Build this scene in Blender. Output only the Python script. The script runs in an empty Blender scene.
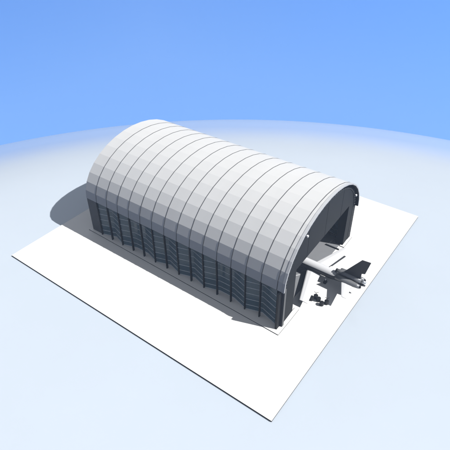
import bpy, bmesh, math, random
from mathutils import Vector, Matrix
random.seed(4)
R = math.radians
scene = bpy.context.scene
COL = scene.collection

# ------------------------------------------------------------------ materials
def mat(name, col, rough=0.6, metal=0.0, spec=0.5, noise=0.0, nscale=0.4, bump=0.0, bscale=8.0, ior=1.5, streak=None):
    m = bpy.data.materials.new(name); m.use_nodes = True
    nt = m.node_tree; N = nt.nodes; L = nt.links
    b = N['Principled BSDF']
    b.inputs['Base Color'].default_value = (*col, 1)
    b.inputs['Roughness'].default_value = rough
    b.inputs['Metallic'].default_value = metal
    b.inputs['Specular IOR Level'].default_value = spec
    b.inputs['IOR'].default_value = ior
    if noise or bump:
        tc = N.new('ShaderNodeTexCoord')
        mp = N.new('ShaderNodeMapping'); L.new(tc.outputs['Object'], mp.inputs['Vector'])
        if streak: mp.inputs['Scale'].default_value = streak
    if noise:
        n1 = N.new('ShaderNodeTexNoise'); n1.inputs['Scale'].default_value = nscale
        n1.inputs['Detail'].default_value = 7; n1.inputs['Roughness'].default_value = .62
        L.new(mp.outputs[0], n1.inputs['Vector'])
        r = N.new('ShaderNodeMapRange'); r.inputs['From Min'].default_value = .3; r.inputs['From Max'].default_value = .7
        r.inputs['To Min'].default_value = 1 - noise; r.inputs['To Max'].default_value = 1 + noise * .6
        L.new(n1.outputs['Fac'], r.inputs['Value'])
        mx = N.new('ShaderNodeVectorMath'); mx.operation = 'SCALE'
        mx.inputs[0].default_value = col
        L.new(r.outputs[0], mx.inputs['Scale']); L.new(mx.outputs[0], b.inputs['Base Color'])
    if bump:
        n2 = N.new('ShaderNodeTexNoise'); n2.inputs['Scale'].default_value = bscale
        n2.inputs['Detail'].default_value = 5
        L.new(tc.outputs['Object'], n2.inputs['Vector'])
        bp = N.new('ShaderNodeBump'); bp.inputs['Strength'].default_value = bump; bp.inputs['Distance'].default_value = .05
        L.new(n2.outputs['Fac'], bp.inputs['Height']); L.new(bp.outputs[0], b.inputs['Normal'])
    return m

M = dict(
    ground=mat('pale_ground', (.55, .61, .68), .19, spec=.5, noise=.02, nscale=.03, ior=1.75),
    apron=mat('white_concrete', (.85, .835, .81), .8, spec=.2, noise=.02, nscale=.12, bump=.05),
    edge=mat('dark_kerb', (.035, .037, .04), .7, spec=.2),
    floor=mat('shade_grey_floor', (.22, .225, .235), .75, spec=.2, noise=.05, nscale=.3),
    roof=mat('roof_sheet', (.60, .598, .592), .7, spec=.12, noise=.025, nscale=.25, streak=(1, .25, .25)),
    seam=mat('roof_seam', (.085, .087, .09), .6, spec=.2),
    trim=mat('grey_trim', (.50, .505, .515), .6, spec=.2),
    post=mat('grey_post', (.13, .132, .135), .6, spec=.2),
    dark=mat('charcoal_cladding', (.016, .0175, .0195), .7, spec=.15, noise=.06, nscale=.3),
    dark2=mat('charcoal_leaf', (.05, .053, .058), .7, spec=.15),
    wall=mat('grey_wall', (.13, .132, .135), .7, spec=.2, noise=.04, nscale=.4),
    fin=mat('black_fin', (.006, .007, .009), .6, spec=.2),
    glass=mat('tinted_glass', (.13, .20, .235), .2, spec=.16),
    transom=mat('steel_transom', (.85, .9, .92), .5, spec=.3),
    white=mat('white_paint', (.72, .72, .73), .4, spec=.4),
    charcoal=mat('painted_shade', (.042, .044, .05), .45, spec=.3),  # dark colour that carries the shade on the jet
    nacelle=mat('grey_nacelle', (.24, .243, .25), .38, metal=.3, spec=.4),
    metal=mat('bare_metal', (.55, .56, .57), .35, metal=.8),
    black=mat('black_rubber', (.012, .012, .013), .7, spec=.2),
    drum=mat('black_drum', (.016, .017, .018), .5, spec=.3),
    lamp=mat('lamp_glass', (.85, .85, .85), .3),
)

# ------------------------------------------------------------------ mesh helpers
class MB:
    def __init__(s): s.bm = bmesh.new()
    def poly(s, pts, mi=0):
        f = s.bm.faces.new([s.bm.verts.new(p) for p in pts]); f.material_index = mi; return f
    def box(s, a, b, mi=0):
        x0, y0, z0 = a; x1, y1, z1 = b
        return s.prism([(x0, y0), (x1, y0), (x1, y1), (x0, y1)], z0, z1, mi)
    def prism(s, pts, z0, z1, mi=0):
        lo = [s.bm.verts.new((x, y, z0)) for x, y in pts]; hi = [s.bm.verts.new((x, y, z1)) for x, y in pts]
        n = len(pts); fs = [s.bm.faces.new(hi), s.bm.faces.new(lo[::-1])]
        for i in range(n):
            j = (i + 1) % n; fs.append(s.bm.faces.new([lo[i], lo[j], hi[j], hi[i]]))
        for f in fs: f.material_index = mi
        return fs
    def loft(s, rings, caps=True, mi=0, smooth=False, closed=True):
        vs = [[s.bm.verts.new(p) for p in r] for r in rings]; n = len(vs[0]); fs = []
        for a, b in zip(vs, vs[1:]):
            for i in range(n if closed else n - 1):
                j = (i + 1) % n
                f = s.bm.faces.new([a[i], a[j], b[j], b[i]]); f.material_index = mi; f.smooth = smooth; fs.append(f)
        if caps:
            f1 = s.bm.faces.new(vs[0][::-1]); f2 = s.bm.faces.new(vs[-1])
            f1.material_index = f2.material_index = mi; fs += [f1, f2]
        return fs
    def tube(s, a, b, r, r2=None, n=12, mi=0, smooth=True):
        a = Vector(a); b = Vector(b); d = (b - a).normalized()
        u = d.orthogonal().normalized(); v = d.cross(u); r2 = r if r2 is None else r2
        ring = lambda c, q: [c + u * (q * math.cos(t)) + v * (q * math.sin(t)) for t in [2 * math.pi * k / n for k in range(n)]]
        return s.loft([ring(a, r), ring(b, r2)], True, mi, smooth)
    def build(s, name, mats, parent=None, bevel=0):
        bmesh.ops.recalc_face_normals(s.bm, faces=s.bm.faces)
        if bevel:
            bmesh.ops.bevel(s.bm, geom=[e for e in s.bm.edges if len(e.link_faces) == 2 and e.calc_face_angle(0) > .6], offset=bevel, segments=2, affect='EDGES')
        me = bpy.data.meshes.new(name)
        o = bpy.data.objects.new(name, me); COL.objects.link(o)
        if parent:
            base = Vector((0, 0, 0)); q = parent
            while q: base += q.location; q = q.parent
            bmesh.ops.translate(s.bm, verts=s.bm.verts, vec=-base); o.parent = parent
        s.bm.to_mesh(me); s.bm.free()
        for m in (mats if isinstance(mats, (list, tuple)) else [mats]): me.materials.append(m)
        return o

def tag(o, label, cat, group=None):
    o['label'] = label; o['category'] = cat
    if group: o['group'] = group
    return o
def struct(o, kind='structure'): o['kind'] = kind; return o
def empty(name, loc):
    o = bpy.data.objects.new(name, None); COL.objects.link(o); o.location = loc; o.empty_display_size = .5; return o

# ------------------------------------------------------------------ dimensions (metres)
CAM = Vector((95.996, -66.0, 84.184))
GZ = -.40                                    # ground level, apron top is 0
W, H, RISE = 39.16, 10.92, 13.52             # hangar width, eave height, roof rise
NB, BAY = 15, 4.0
rimx = lambda y: 61.75 - .024 * y            # front edge of the roof
facx = lambda y: 61.45 - .040 * y            # plane of the front facade
def prof(off=0.0, n=18):
    return [(W / 2 - (W / 2 + off) * math.cos(t), H + (RISE + off) * math.sin(t)) for t in [math.pi * k / n for k in range(n + 1)]]

# ------------------------------------------------------------------ ground: flat round the apron, then falling away as a smooth rise
def slope(r):
    t = min(1, max(0, (r - 130) / 85)); s = .42 * t * t * (3 - 2 * t)
    if r > 215: s += .0003 * (r - 215)
    return min(s, .75)
rs = [0, 20, 50, 80, 110, 125]; rs += [130 + 2 * k for k in range(36)]; rs += [204 + 8 * k for k in range(42)]
zs = [GZ]
for a, b in zip(rs, rs[1:]): zs.append(zs[-1] - slope((a + b) / 2) * (b - a))
g = MB(); nseg = 240
c = g.bm.verts.new((CAM.x, CAM.y, GZ)); prev = None
for r, z in list(zip(rs, zs))[1:]:
    ring = [g.bm.verts.new((CAM.x + r * math.cos(2 * math.pi * k / nseg), CAM.y + r * math.sin(2 * math.pi * k / nseg), z)) for k in range(nseg)]
    for k in range(nseg):
        j = (k + 1) % nseg
        f = g.bm.faces.new([c, ring[k], ring[j]] if prev is None else [prev[k], ring[k], ring[j], prev[j]]); f.smooth = True
    prev = ring
struct(g.build('ground', M['ground']))

ax0, ay0, ax1, ay1 = -9.15, -20.2, 72.0, 59.75
a = MB(); a.box((ax0, ay0, -3.0), (ax1, ay1, -.02), 1)
a.poly([(ax0 - .02, ay0 - .02, 0), (ax1 + .02, ay0 - .02, 0), (ax1 + .02, ay1 + .02, 0), (ax0 - .02, ay1 + .02, 0)], 0)
struct(a.build('apron', [M['apron'], M['edge']]))
f = MB(); f.box((.81, 1.91, .004), (59.3, W - 1.91, .012));  # floor colour is darkened to stand in for the shade inside the doorway
f.poly([(56.6, 33.6, .016), (56.75, 33.6, .016), (57.1, 36.6, .016), (56.95, 36.6, .016)], 1)
f.poly([(56.0, 19.2, .016), (56.25, 19.2, .016), (57.0, 20.3, .016), (56.75, 20.3, .016)], 1)
f.poly([(55.6, 16.9, .016), (55.85, 16.9, .016), (56.6, 17.9, .016), (56.35, 17.9, .016)], 1)
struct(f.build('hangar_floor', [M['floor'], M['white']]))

# ------------------------------------------------------------------ hangar
hg = tag(empty('hangar', (30, W / 2, 0)), 'large grey aircraft hangar with arched ribbed roof, dark front and tinted side windows', 'hangar')

PL = .22
p = MB()                                     # plinth: long strips at both sides, short returns at the front and the back
def plinth(pts):
    p.prism(pts, .003, PL - .02, 1); p.poly([(x, y, PL) for x, y in pts], 0)
plinth([(-1.0, -.65), (62.3, -2.05), (62.3, 1.9), (-1.0, 1.9)])
plinth([(61.2, 1.903), (62.3, 1.903), (62.2, 7.3), (61.2, 7.3)])
plinth([(59.5, 34.0), (60.75, 34.0), (60.6, W + .2), (59.5, W + .2)])
plinth([(-1.0, W - 1.9), (59.497, W - 1.9), (59.497, W + 1.1), (-1.0, W + 1.1)])
plinth([(-1.0, 1.903), (.8, 1.903), (.8, W - 1.903), (-1.0, W - 1.903)])
p.build('plinth', [M['apron'], M['edge']], hg)

r = MB()                                     # vault: flat facets, one sheet per bay, dark standing seams
po, pi_ = prof(0), prof(-.4)
xs = [0] + [BAY * k for k in range(1, NB + 1)]
def at(x, y): return rimx(y) if x is None else x
stations = xs + [None]
for a0, b0 in zip(stations, stations[1:]):
    for i in range(18):
        (y0, z0), (y1, z1) = po[i], po[i + 1]
        r.poly([(at(a0, y0), y0, z0), (at(b0, y0), y0, z0), (at(b0, y1), y1, z1), (at(a0, y1), y1, z1)], 0)
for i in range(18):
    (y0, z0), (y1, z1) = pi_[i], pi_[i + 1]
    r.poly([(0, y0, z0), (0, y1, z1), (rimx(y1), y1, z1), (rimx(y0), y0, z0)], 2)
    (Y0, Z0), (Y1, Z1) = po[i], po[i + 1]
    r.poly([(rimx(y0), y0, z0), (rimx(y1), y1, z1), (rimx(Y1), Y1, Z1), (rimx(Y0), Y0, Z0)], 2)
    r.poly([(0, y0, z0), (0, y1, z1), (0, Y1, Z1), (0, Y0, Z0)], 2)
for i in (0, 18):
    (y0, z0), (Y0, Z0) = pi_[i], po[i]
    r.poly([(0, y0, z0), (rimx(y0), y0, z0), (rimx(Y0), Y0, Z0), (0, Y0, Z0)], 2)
bmesh.ops.remove_doubles(r.bm, verts=r.bm.verts, dist=1e-4)
roof = r.build('roof', [M['roof'], M['seam'], M['dark']], hg)
sm = MB(); ps = prof(.05); pb = prof(-.03)
for x in xs[1:]:
    w = .07
    sm.loft([[(x - w, yb, zb), (x - w, y, z), (x + w, y, z), (x + w, yb, zb)] for (y, z), (yb, zb) in zip(ps, pb)])
sm.build('seams', M['seam'], roof)
rm = MB()                                    # pale band along the front edge, running down to the plinth
rings = []
for (y, z), (yb, zb) in zip(prof(.1), prof(-.25)):
    x = rimx(y); rings.append([(x - .55, y, z), (x + .06, y, z), (x + .06, yb, zb), (x - .55, yb, zb)])
y, z = rings[0][0][1:], 0
rm.loft(rings)
rm.prism([(61.23, .35), (61.8, .35), (61.8, 1.05), (61.23, 1.05)], PL, H + .5, 1)
rm.build('rim', [M['trim'], M['post']], hg)

# front facade: dark tympanum over a 13 m high doorway
DH, DY0, DY1 = 13.0, 5.9, 34.6
t = MB()
inner = [(W / 2 - (W / 2 - 1.35) * math.cos(math.pi * k / 30), H + (RISE - 1.7) * math.sin(math.pi * k / 30)) for k in range(31)]
upper = [(y, z) for y, z in inner if z > DH + .3]
front = [(1.05, DH)] + [(y, z) for y, z in inner if z > H and z >= DH + .2] + [(W - 1.05, DH)]
lo = [t.bm.verts.new((facx(y), y, z)) for y, z in front]; hi = [t.bm.verts.new((facx(y) - .5, y, z)) for y, z in front]
t.bm.faces.new(lo); t.bm.faces.new(hi[::-1])
for i in range(len(front)):
    j = (i + 1) % len(front); t.bm.faces.new([lo[i], hi[i], hi[j], lo[j]])
tymp = t.build('facade', M['dark'], hg)
for y in (10.8, 20.0, 29.0):                  # vertical joints
    zt = H + (RISE - 1.9) * math.sqrt(max(0, 1 - ((y - W / 2) / (W / 2 - 1.35)) ** 2))
    q = MB(); q.box((facx(y) + .002, y - .06, DH), (facx(y) + .04, y + .06, zt)); q.build('cladding_joint', M['fin'], tymp)
for y0, y1, d in ((1.055, DY0, 2.2), (DY1, W - .02, 2.1)):
    q = MB(); q.prism([(facx(y0), y0), (facx(y1), y1), (facx(y1) - d, y1), (facx(y0) - d, y0)], PL, DH - .003)
    q.build('door_jamb', [M['dark']], hg)
# arch truss between the facade and the vault
tr = MB()
n = 44
oo = [(W / 2 - (W / 2 - .45) * math.cos(math.pi * k / n), H + (RISE - .45) * math.sin(math.pi * k / n)) for k in range(n + 1)]
ii = [(W / 2 - (W / 2 - 1.3) * math.cos(math.pi * k / n), H + (RISE - 1.65) * math.sin(math.pi * k / n)) for k in range(n + 1)]
def arc_band(pa, pb2, x0, x1):
    tr.loft([[(facx(y) + x0, y, z), (facx(y) + x1, y, z), (facx(yb) + x1, yb, zb), (facx(yb) + x0, yb, zb)] for (y, z), (yb, zb) in zip(pa, pb2)])
lerp = lambda t_: [((1 - t_) * a[0] + t_ * b[0], (1 - t_) * a[1] + t_ * b[1]) for a, b in zip(ii, oo)]
arc_band(lerp(0), lerp(.16), -.5, .15)
arc_band(lerp(.05), lerp(.95), -.75, -.55)
for k in range(1, n, 1):
    (y0, z0), (y1, z1) = ii[k], oo[k]
    tr.tube((facx(y0) + .1, y0, z0), (facx(y1) + .2, y1, z1), .13, n=6, smooth=False)
tr.build('arch_truss', M['dark2'], hg)
for k in (13, 39):
    (y, z) = lerp(.25)[k]
    q = MB(); q.box((facx(y) + .36, y - .28, z - .22), (facx(y) + .75, y + .28, z + .22)); q.build('floodlight', M['lamp'], hg, bevel=.05)

# back wall
b = MB(); pts = [(.9, PL + .002)] + [(y, z) for y, z in prof(-.42)] + [(W - .9, PL + .002)]
v0 = [b.bm.verts.new((.15, y, z)) for y, z in pts]; v1 = [b.bm.verts.new((.6, y, z)) for y, z in pts]
b.bm.faces.new(v0); b.bm.faces.new(v1[::-1])
for i in range(len(pts)):
    j = (i + 1) % len(pts); b.bm.faces.new([v0[i], v1[i], v1[j], v0[j]])
b.build('back_wall', M['wall'], hg)

# side walls
def side(mir):
    Y = (lambda y: W - y) if mir else (lambda y: y)
    def bx(name, m, x0, x1, y0, y1, z0, z1, parent=hg, bev=0):
        q = MB(); q.box((x0, min(Y(y0), Y(y1)), z0), (x1, max(Y(y0), Y(y1)), z1)); return q.build(name, m, parent, bev)
    bx('wall_panel', M['wall'], 0, BAY - .25, .12, .62, PL, H - .002)
    bx('eave_beam', M['fin'], BAY - .25, 60.9 if not mir else 59.4, 1.62, 2.1, H - .75, H - .012)
    bx('eave_soffit', M['fin'], BAY - .245, 60.3 if not mir else 59.4, .02, 1.615, H - .08, H - .02)
    for i in range(1, NB + 1):
        x = BAY * i
        if i < NB: bx('fin', M['fin'], x - .12, x + .10, -.2, .36, PL, H - .004)
        elif not mir: bx('corner_post', M['fin'], 60.75, 61.22, -1.0, 1.0, PL, H - .004)
        else: bx('corner_post', M['fin'], 59.45, 60.0, -.1, 1.6, PL, H - .004)
side(False); side(True)
# pivoted glazing: one frame with transoms and one pane, copied per bay
hw = 2.10
fr = MB()
for z in (PL + .04, 1.65, 3.45, 5.25, 7.05, 8.85):
    fr.box((-hw, -.09, z), (hw, .06, z + .13))
fr.box((-hw, -.05, H - .30), (hw, .05, H - .20))
frame0 = fr.build('window', M['transom'])
gp = MB(); gp.box((-hw, -.012, PL + .01), (hw, .012, H - .09)); pane0 = gp.build('pane', M['glass'])
kinds = 'HSHFSHSHSHFSHS'
ang = dict(H=17, S=-17, F=0)
first = True
for mir in (False, True):
    for i, k in enumerate(kinds):
        fo = frame0 if first else frame0.copy(); go = pane0 if first else pane0.copy()
        if not first: COL.objects.link(fo); COL.objects.link(go)
        first = False
        go.parent = fo; fo.parent = hg
        th = R(ang[k]) * (-1 if mir else 1)
        x, y = BAY * (i + 1.5), (1.45 if k == 'F' else .85)
        if mir: y = W - y
        fo.location = Vector((x, y, 0)) - hg.location; fo.rotation_euler = (0, 0, th)

# ------------------------------------------------------------------ tri-jet parked with its tail out of the doorway
PY = 20.3
jet = tag(empty('jet', (62, PY, 0)), 'white business jet with shade painted on its flanks and fin, parked nose first in the hangar doorway', 'jet')
def ring(x, zc, ry, rz, n=28, yc=PY): return [(x, yc + ry * math.cos(2 * math.pi * k / n), zc + rz * math.sin(2 * math.pi * k / n)) for k in range(n)]
secs = [(45.6, 1.95, .06, .05), (45.9, 1.98, .32, .28), (46.8, 2.05, .68, .62), (48.2, 2.2, 1.02, 1.0), (50, 2.35, 1.22, 1.25), (53, 2.4, 1.28, 1.3), (60, 2.4, 1.28, 1.3),
        (64, 2.42, 1.25, 1.26), (66.5, 2.6, 1.05, 1.05), (69, 2.85, .72, .75), (71, 3.05, .42, .46), (72.3, 3.15, .16, .2)]
fb = MB(); fb.loft([ring(*q) for q in secs], smooth=True)
bmesh.ops.recalc_face_normals(fb.bm, faces=fb.bm.faces)
for fc in fb.bm.faces:                       # shade put into the colour: white back, dark flanks, belly, nose and tail cone
    c_ = fc.calc_center_median(); zc = 2.4
    fc.material_index = 0 if (fc.normal.z > .5 and 50 < c_.x < 66) else 1
fus = fb.build('fuselage', [M['white'], M['charcoal']], jet)
q = MB(); q.loft([[(47.2, PY - .75, 2.5), (47.2, PY + .75, 2.5), (48.6, PY + .85, 3.1), (48.6, PY - .85, 3.1)], [(47.1, PY - .7, 2.62), (47.1, PY + .7, 2.62), (48.5, PY + .8, 3.24), (48.5, PY - .8, 3.24)]])
q.build('windshield', M['glass'], fus)
def wing_mesh(root, tip, zr, zt, thr, tht):
    # root/tip = (x_front, x_back, y); a rounded, tapered section
    def sec(xf, xb, y, z, th):
        c = xb - xf
        return [(xf, y, z), (xf + .08 * c, y, z + .6 * th), (xf + .35 * c, y, z + th), (xf + .7 * c, y, z + .6 * th), (xb, y, z + .03), (xb, y, z - .03), (xf + .7 * c, y, z - .3 * th), (xf + .35 * c, y, z - .5 * th), (xf + .08 * c, y, z - .4 * th)]
    m_ = MB(); m_.loft([sec(*root, zr, thr), sec(*tip, zt, tht)]); return m_
for sgn in (-1, 1):
    w = wing_mesh((57.4, 61.1, PY + sgn * .3), (61.45, 63.55, PY + sgn * 11.7), 1.55, 1.75, .26, .12).build('wing', M['white'], jet)
    q = MB()
    if sgn > 0:
        q.prism([(61.65, PY + 3.6), (62.9, PY + 9.0), (63.35, PY + 9.0), (62.15, PY + 3.6)], 1.42, 1.58)  # added strip, its dark colour replaces the shadow below the far wing
        fl = q.build('wing_shadow_strip', M['charcoal'], w); fl['label'] = 'dark strip standing in for the shadow under the white wing'
    wing_mesh((66.3, 69.6, PY + sgn * .2), (69.3, 70.5, PY + sgn * 6.6), 3.2, 3.3, .16, .07).build('stabilizer', M['white'], jet)
    # side nacelle
    n_ = MB(); yc, zc = PY + sgn * 1.38, 3.4
    n_.loft([ring(x, zc, a_, a_, 20, yc) for x, a_ in ((65.3, .55), (65.45, .66), (67, .74), (69, .72), (70.6, .58), (71.4, .46))], smooth=True)
    na = n_.build('nacelle', M['nacelle'], jet)
    e = MB(); e.tube((65.27, yc, zc), (65.31, yc, zc), .5, n=20); e.build('intake', M['black'], na)
    e = MB(); e.tube((71.38, yc, zc), (71.75, yc, zc), .38, .28, n=20); e.build('exhaust', M['black'], na)
n_ = MB(); n_.loft([ring(x, 4.05, a_, a_, 20) for x, a_ in ((65.0, .5), (65.15, .62), (67, .72), (69.5, .68), (71.2, .56))], smooth=True)
n_.box((65.3, PY - .35, 3.0), (70.5, PY + .35, 3.9))
cn = n_.build('centre_nacelle', M['nacelle'], jet)
e = MB(); e.tube((64.6, PY, 4.25), (65.02, PY, 4.15), .46, n=16); e.build('intake', M['black'], cn)
e = MB(); e.tube((71.19, PY, 4.05), (72.3, PY, 4.05), .5, .3, n=20); e.build('exhaust', M['metal'], cn)
v = MB()
pro = [(66.4, 4.3), (70.4, 10.2), (72.5, 10.4), (71.7, 6.6), (70.9, 6.3), (70.9, 4.3)]
th = [.16, .05, .05, .05, .07, .12]
L_ = [v.bm.verts.new((x, PY - t_, z)) for (x, z), t_ in zip(pro, th)]; R_ = [v.bm.verts.new((x, PY + t_, z)) for (x, z), t_ in zip(pro, th)]
v.bm.faces.new(L_); v.bm.faces.new(R_[::-1])
for i in range(len(pro)):
    j = (i + 1) % len(pro); v.bm.faces.new([L_[i], R_[i], R_[j], L_[j]])
v.build('tail_fin', M['charcoal'], jet)  # shade of the fin's unlit side, put into its colour all over
for x, y in ((50.5, PY), (63.0, PY - 1.5), (63.0, PY + 1.5)):
    q = MB(); q.tube((x, y, .45), (x, y, 1.6), .09, n=8); gr = q.build('landing_gear', M['metal'], jet)
    for d in (-.22, .22):
        q = MB(); q.tube((x, y + d - .13, .42), (x, y + d + .13, .42), .42, n=18); q.build('wheel', M['black'], gr)

# ------------------------------------------------------------------ black drums on the apron, two of them with a forked handle
GD = 'black drums beside the jet wing'
def drum(x, y, label, fork=False, tilt=0):
    d = tag(empty('drum', (x, y, .004)), label, 'drum', GD)
    q = MB(); n = 20
    rr = [(.46, 0), (.5, .05), (.5, .3), (.53, .33), (.5, .36), (.5, .62), (.53, .65), (.5, .68), (.5, .92), (.53, .95), (.44, .97)]
    q.loft([[(x + a_ * math.cos(2 * math.pi * k / n), y + a_ * math.sin(2 * math.pi * k / n), .004 + z) for k in range(n)] for a_, z in rr], smooth=False)
    q.build('body', M['drum'], d)
    q = MB(); q.tube((x, y, .974), (x, y, 1.03), .34, n=18); q.build('lid', M['black'], d)
    if fork:
        q = MB(); q.tube((x, y, 1.0), (x, y, 1.75), .06, n=8)
        for s_ in (-1, 1): q.tube((x, y, 1.72), (x + s_ * .45, y + s_ * .2, 2.05), .05, n=8)
        q.build('forked_handle', M['black'], d)
    d.rotation_euler = (0, 0, tilt)
    return d
drum(63.0, 11.85, 'black drum without a handle, the one nearest the jet wing tip')
drum(63.55, 12.9, 'black drum with a forked handle, the one nearer the jet wing', True)
drum(64.5, 12.49, 'black drum without a handle, standing between the two with forked handles')
drum(65.73, 11.7, 'black drum without a handle, the one standing farthest from the jet')
drum(66.45, 12.75, 'black drum with a forked handle, the one nearer the jet tail', True)

# ------------------------------------------------------------------ low dark rails by the far jamb
def rail(x0, x1, y, label):
    q = MB(); q.box((x0, y - .16, .016), (x1, y + .16, .32)); o = q.build('floor_rail', M['edge'], None, .03)
    tag(o, label, 'rail', 'rails on the hangar floor')
rail(56.2, 60.1, 32.4, 'long low dark rail crossing the doorway beside the far jamb')
rail(54.2, 56.4, 37.6, 'short low dark rail inside the hangar behind the far jamb')

# ------------------------------------------------------------------ thin air fading the far rim of the ground
hz = MB(); hz.box((CAM.x - 560, CAM.y - 560, min(zs) - 1), (CAM.x + 560, CAM.y + 560, CAM.z + 3))
ho = hz.build('haze', [], None); ho['kind'] = 'stuff'
hm = bpy.data.materials.new('thin_air'); hm.use_nodes = True; hn = hm.node_tree
for n_ in list(hn.nodes):
    if n_.type != 'OUTPUT_MATERIAL': hn.nodes.remove(n_)
pv = hn.nodes.new('ShaderNodeVolumePrincipled'); pv.inputs['Color'].default_value = (.66, .8, 1, 1); pv.inputs['Density'].default_value = .00042; pv.inputs['Anisotropy'].default_value = 0
hn.links.new(pv.outputs[0], [n_ for n_ in hn.nodes if n_.type == 'OUTPUT_MATERIAL'][0].inputs['Volume'])
ho.data.materials.append(hm)

# ------------------------------------------------------------------ sky, sun
SUN = Vector((.88, .30, 1.0)).normalized()
el, az = math.asin(SUN.z), math.atan2(SUN.x, SUN.y)
w = bpy.data.worlds.new('World'); scene.world = w; w.use_nodes = True
nt = w.node_tree; N = nt.nodes; L = nt.links; N.clear()
out = N.new('ShaderNodeOutputWorld'); bg = N.new('ShaderNodeBackground')
tc = N.new('ShaderNodeTexCoord'); sx = N.new('ShaderNodeSeparateXYZ'); L.new(tc.outputs['Generated'], sx.inputs[0])
ad = N.new('ShaderNodeMath'); ad.operation = 'ADD'; ad.inputs[1].default_value = .75; L.new(sx.outputs['Z'], ad.inputs[0])
mxz = N.new('ShaderNodeMath'); mxz.operation = 'MAXIMUM'; mxz.inputs[1].default_value = .02; L.new(ad.outputs[0], mxz.inputs[0])
cx = N.new('ShaderNodeCombineXYZ'); L.new(sx.outputs['X'], cx.inputs['X']); L.new(sx.outputs['Y'], cx.inputs['Y']); L.new(mxz.outputs[0], cx.inputs['Z'])
nm = N.new('ShaderNodeVectorMath'); nm.operation = 'NORMALIZE'; L.new(cx.outputs[0], nm.inputs[0])
sky = N.new('ShaderNodeTexSky'); sky.sky_type = 'NISHITA'; sky.sun_disc = False
sky.sun_elevation = el; sky.sun_rotation = az; sky.altitude = 0; sky.air_density = 1; sky.dust_density = .8; sky.ozone_density = 2.5
L.new(nm.outputs[0], sky.inputs['Vector'])
tint = N.new('ShaderNodeVectorMath'); tint.operation = 'MULTIPLY'; tint.inputs[1].default_value = (.66, 1.30, 2.1); L.new(sky.outputs[0], tint.inputs[0])
ss = N.new('ShaderNodeMapRange'); ss.interpolation_type = 'SMOOTHSTEP'
ss.inputs['From Min'].default_value = -.15; ss.inputs['From Max'].default_value = .22; L.new(sx.outputs['Z'], ss.inputs['Value'])
lo = N.new('ShaderNodeMapRange'); lo.interpolation_type = 'SMOOTHSTEP'      # paler towards the horizon
lo.inputs['From Min'].default_value = -.12; lo.inputs['From Max'].default_value = -.50; lo.inputs['To Max'].default_value = .55
L.new(sx.outputs['Z'], lo.inputs['Value'])
pale = N.new('ShaderNodeMixRGB'); L.new(lo.outputs[0], pale.inputs['Fac']); L.new(tint.outputs[0], pale.inputs['Color1']); pale.inputs['Color2'].default_value = (1.9, 3.6, 6.9, 1)
mix = N.new('ShaderNodeMixRGB'); L.new(ss.outputs[0], mix.inputs['Fac']); L.new(pale.outputs[0], mix.inputs['Color1'])
mix.inputs['Color2'].default_value = (2.0, 2.15, 2.42, 1)          # pale zone added overhead, out of view, to neutralise the blue fill light
L.new(mix.outputs[0], bg.inputs['Color']); bg.inputs['Strength'].default_value = .125
L.new(bg.outputs[0], out.inputs[0])

sl = bpy.data.lights.new('sun', 'SUN'); sl.energy = 5.0; sl.angle = R(.5); sl.color = (1, .99, .97)
so = bpy.data.objects.new('sun', sl); COL.objects.link(so); so.location = (120, 40, 120)
so.rotation_euler = (-SUN).to_track_quat('-Z', 'Y').to_euler()

# ------------------------------------------------------------------ camera
cd = bpy.data.cameras.new('camera'); cam = bpy.data.objects.new('camera', cd); COL.objects.link(cam); scene.camera = cam
yaw, pit, rol = 2.2136, -.6448, -.0116
fw = Vector((math.cos(pit) * math.cos(yaw), math.cos(pit) * math.sin(yaw), math.sin(pit))); rt = Vector((math.sin(yaw), -math.cos(yaw), 0)); up = rt.cross(fw)
r2 = rt * math.cos(rol) + up * math.sin(rol); u2 = -rt * math.sin(rol) + up * math.cos(rol)
mw = Matrix((r2, u2, -fw)).transposed().to_4x4(); mw.translation = CAM; cam.matrix_world = mw
cd.sensor_width = 36; cd.lens = 36 * 490.65 / 450; cd.clip_end = 4000; cd.clip_start = .5

scene.view_settings.view_transform = 'Standard'; scene.view_settings.look = 'None'
scene.view_settings.exposure = .22; scene.view_settings.gamma = 1; scene.view_settings.use_curve_mapping = False
scene.render.engine = 'CYCLES'
scene.cycles.max_bounces = 5; scene.cycles.diffuse_bounces = 0; scene.cycles.glossy_bounces = 3
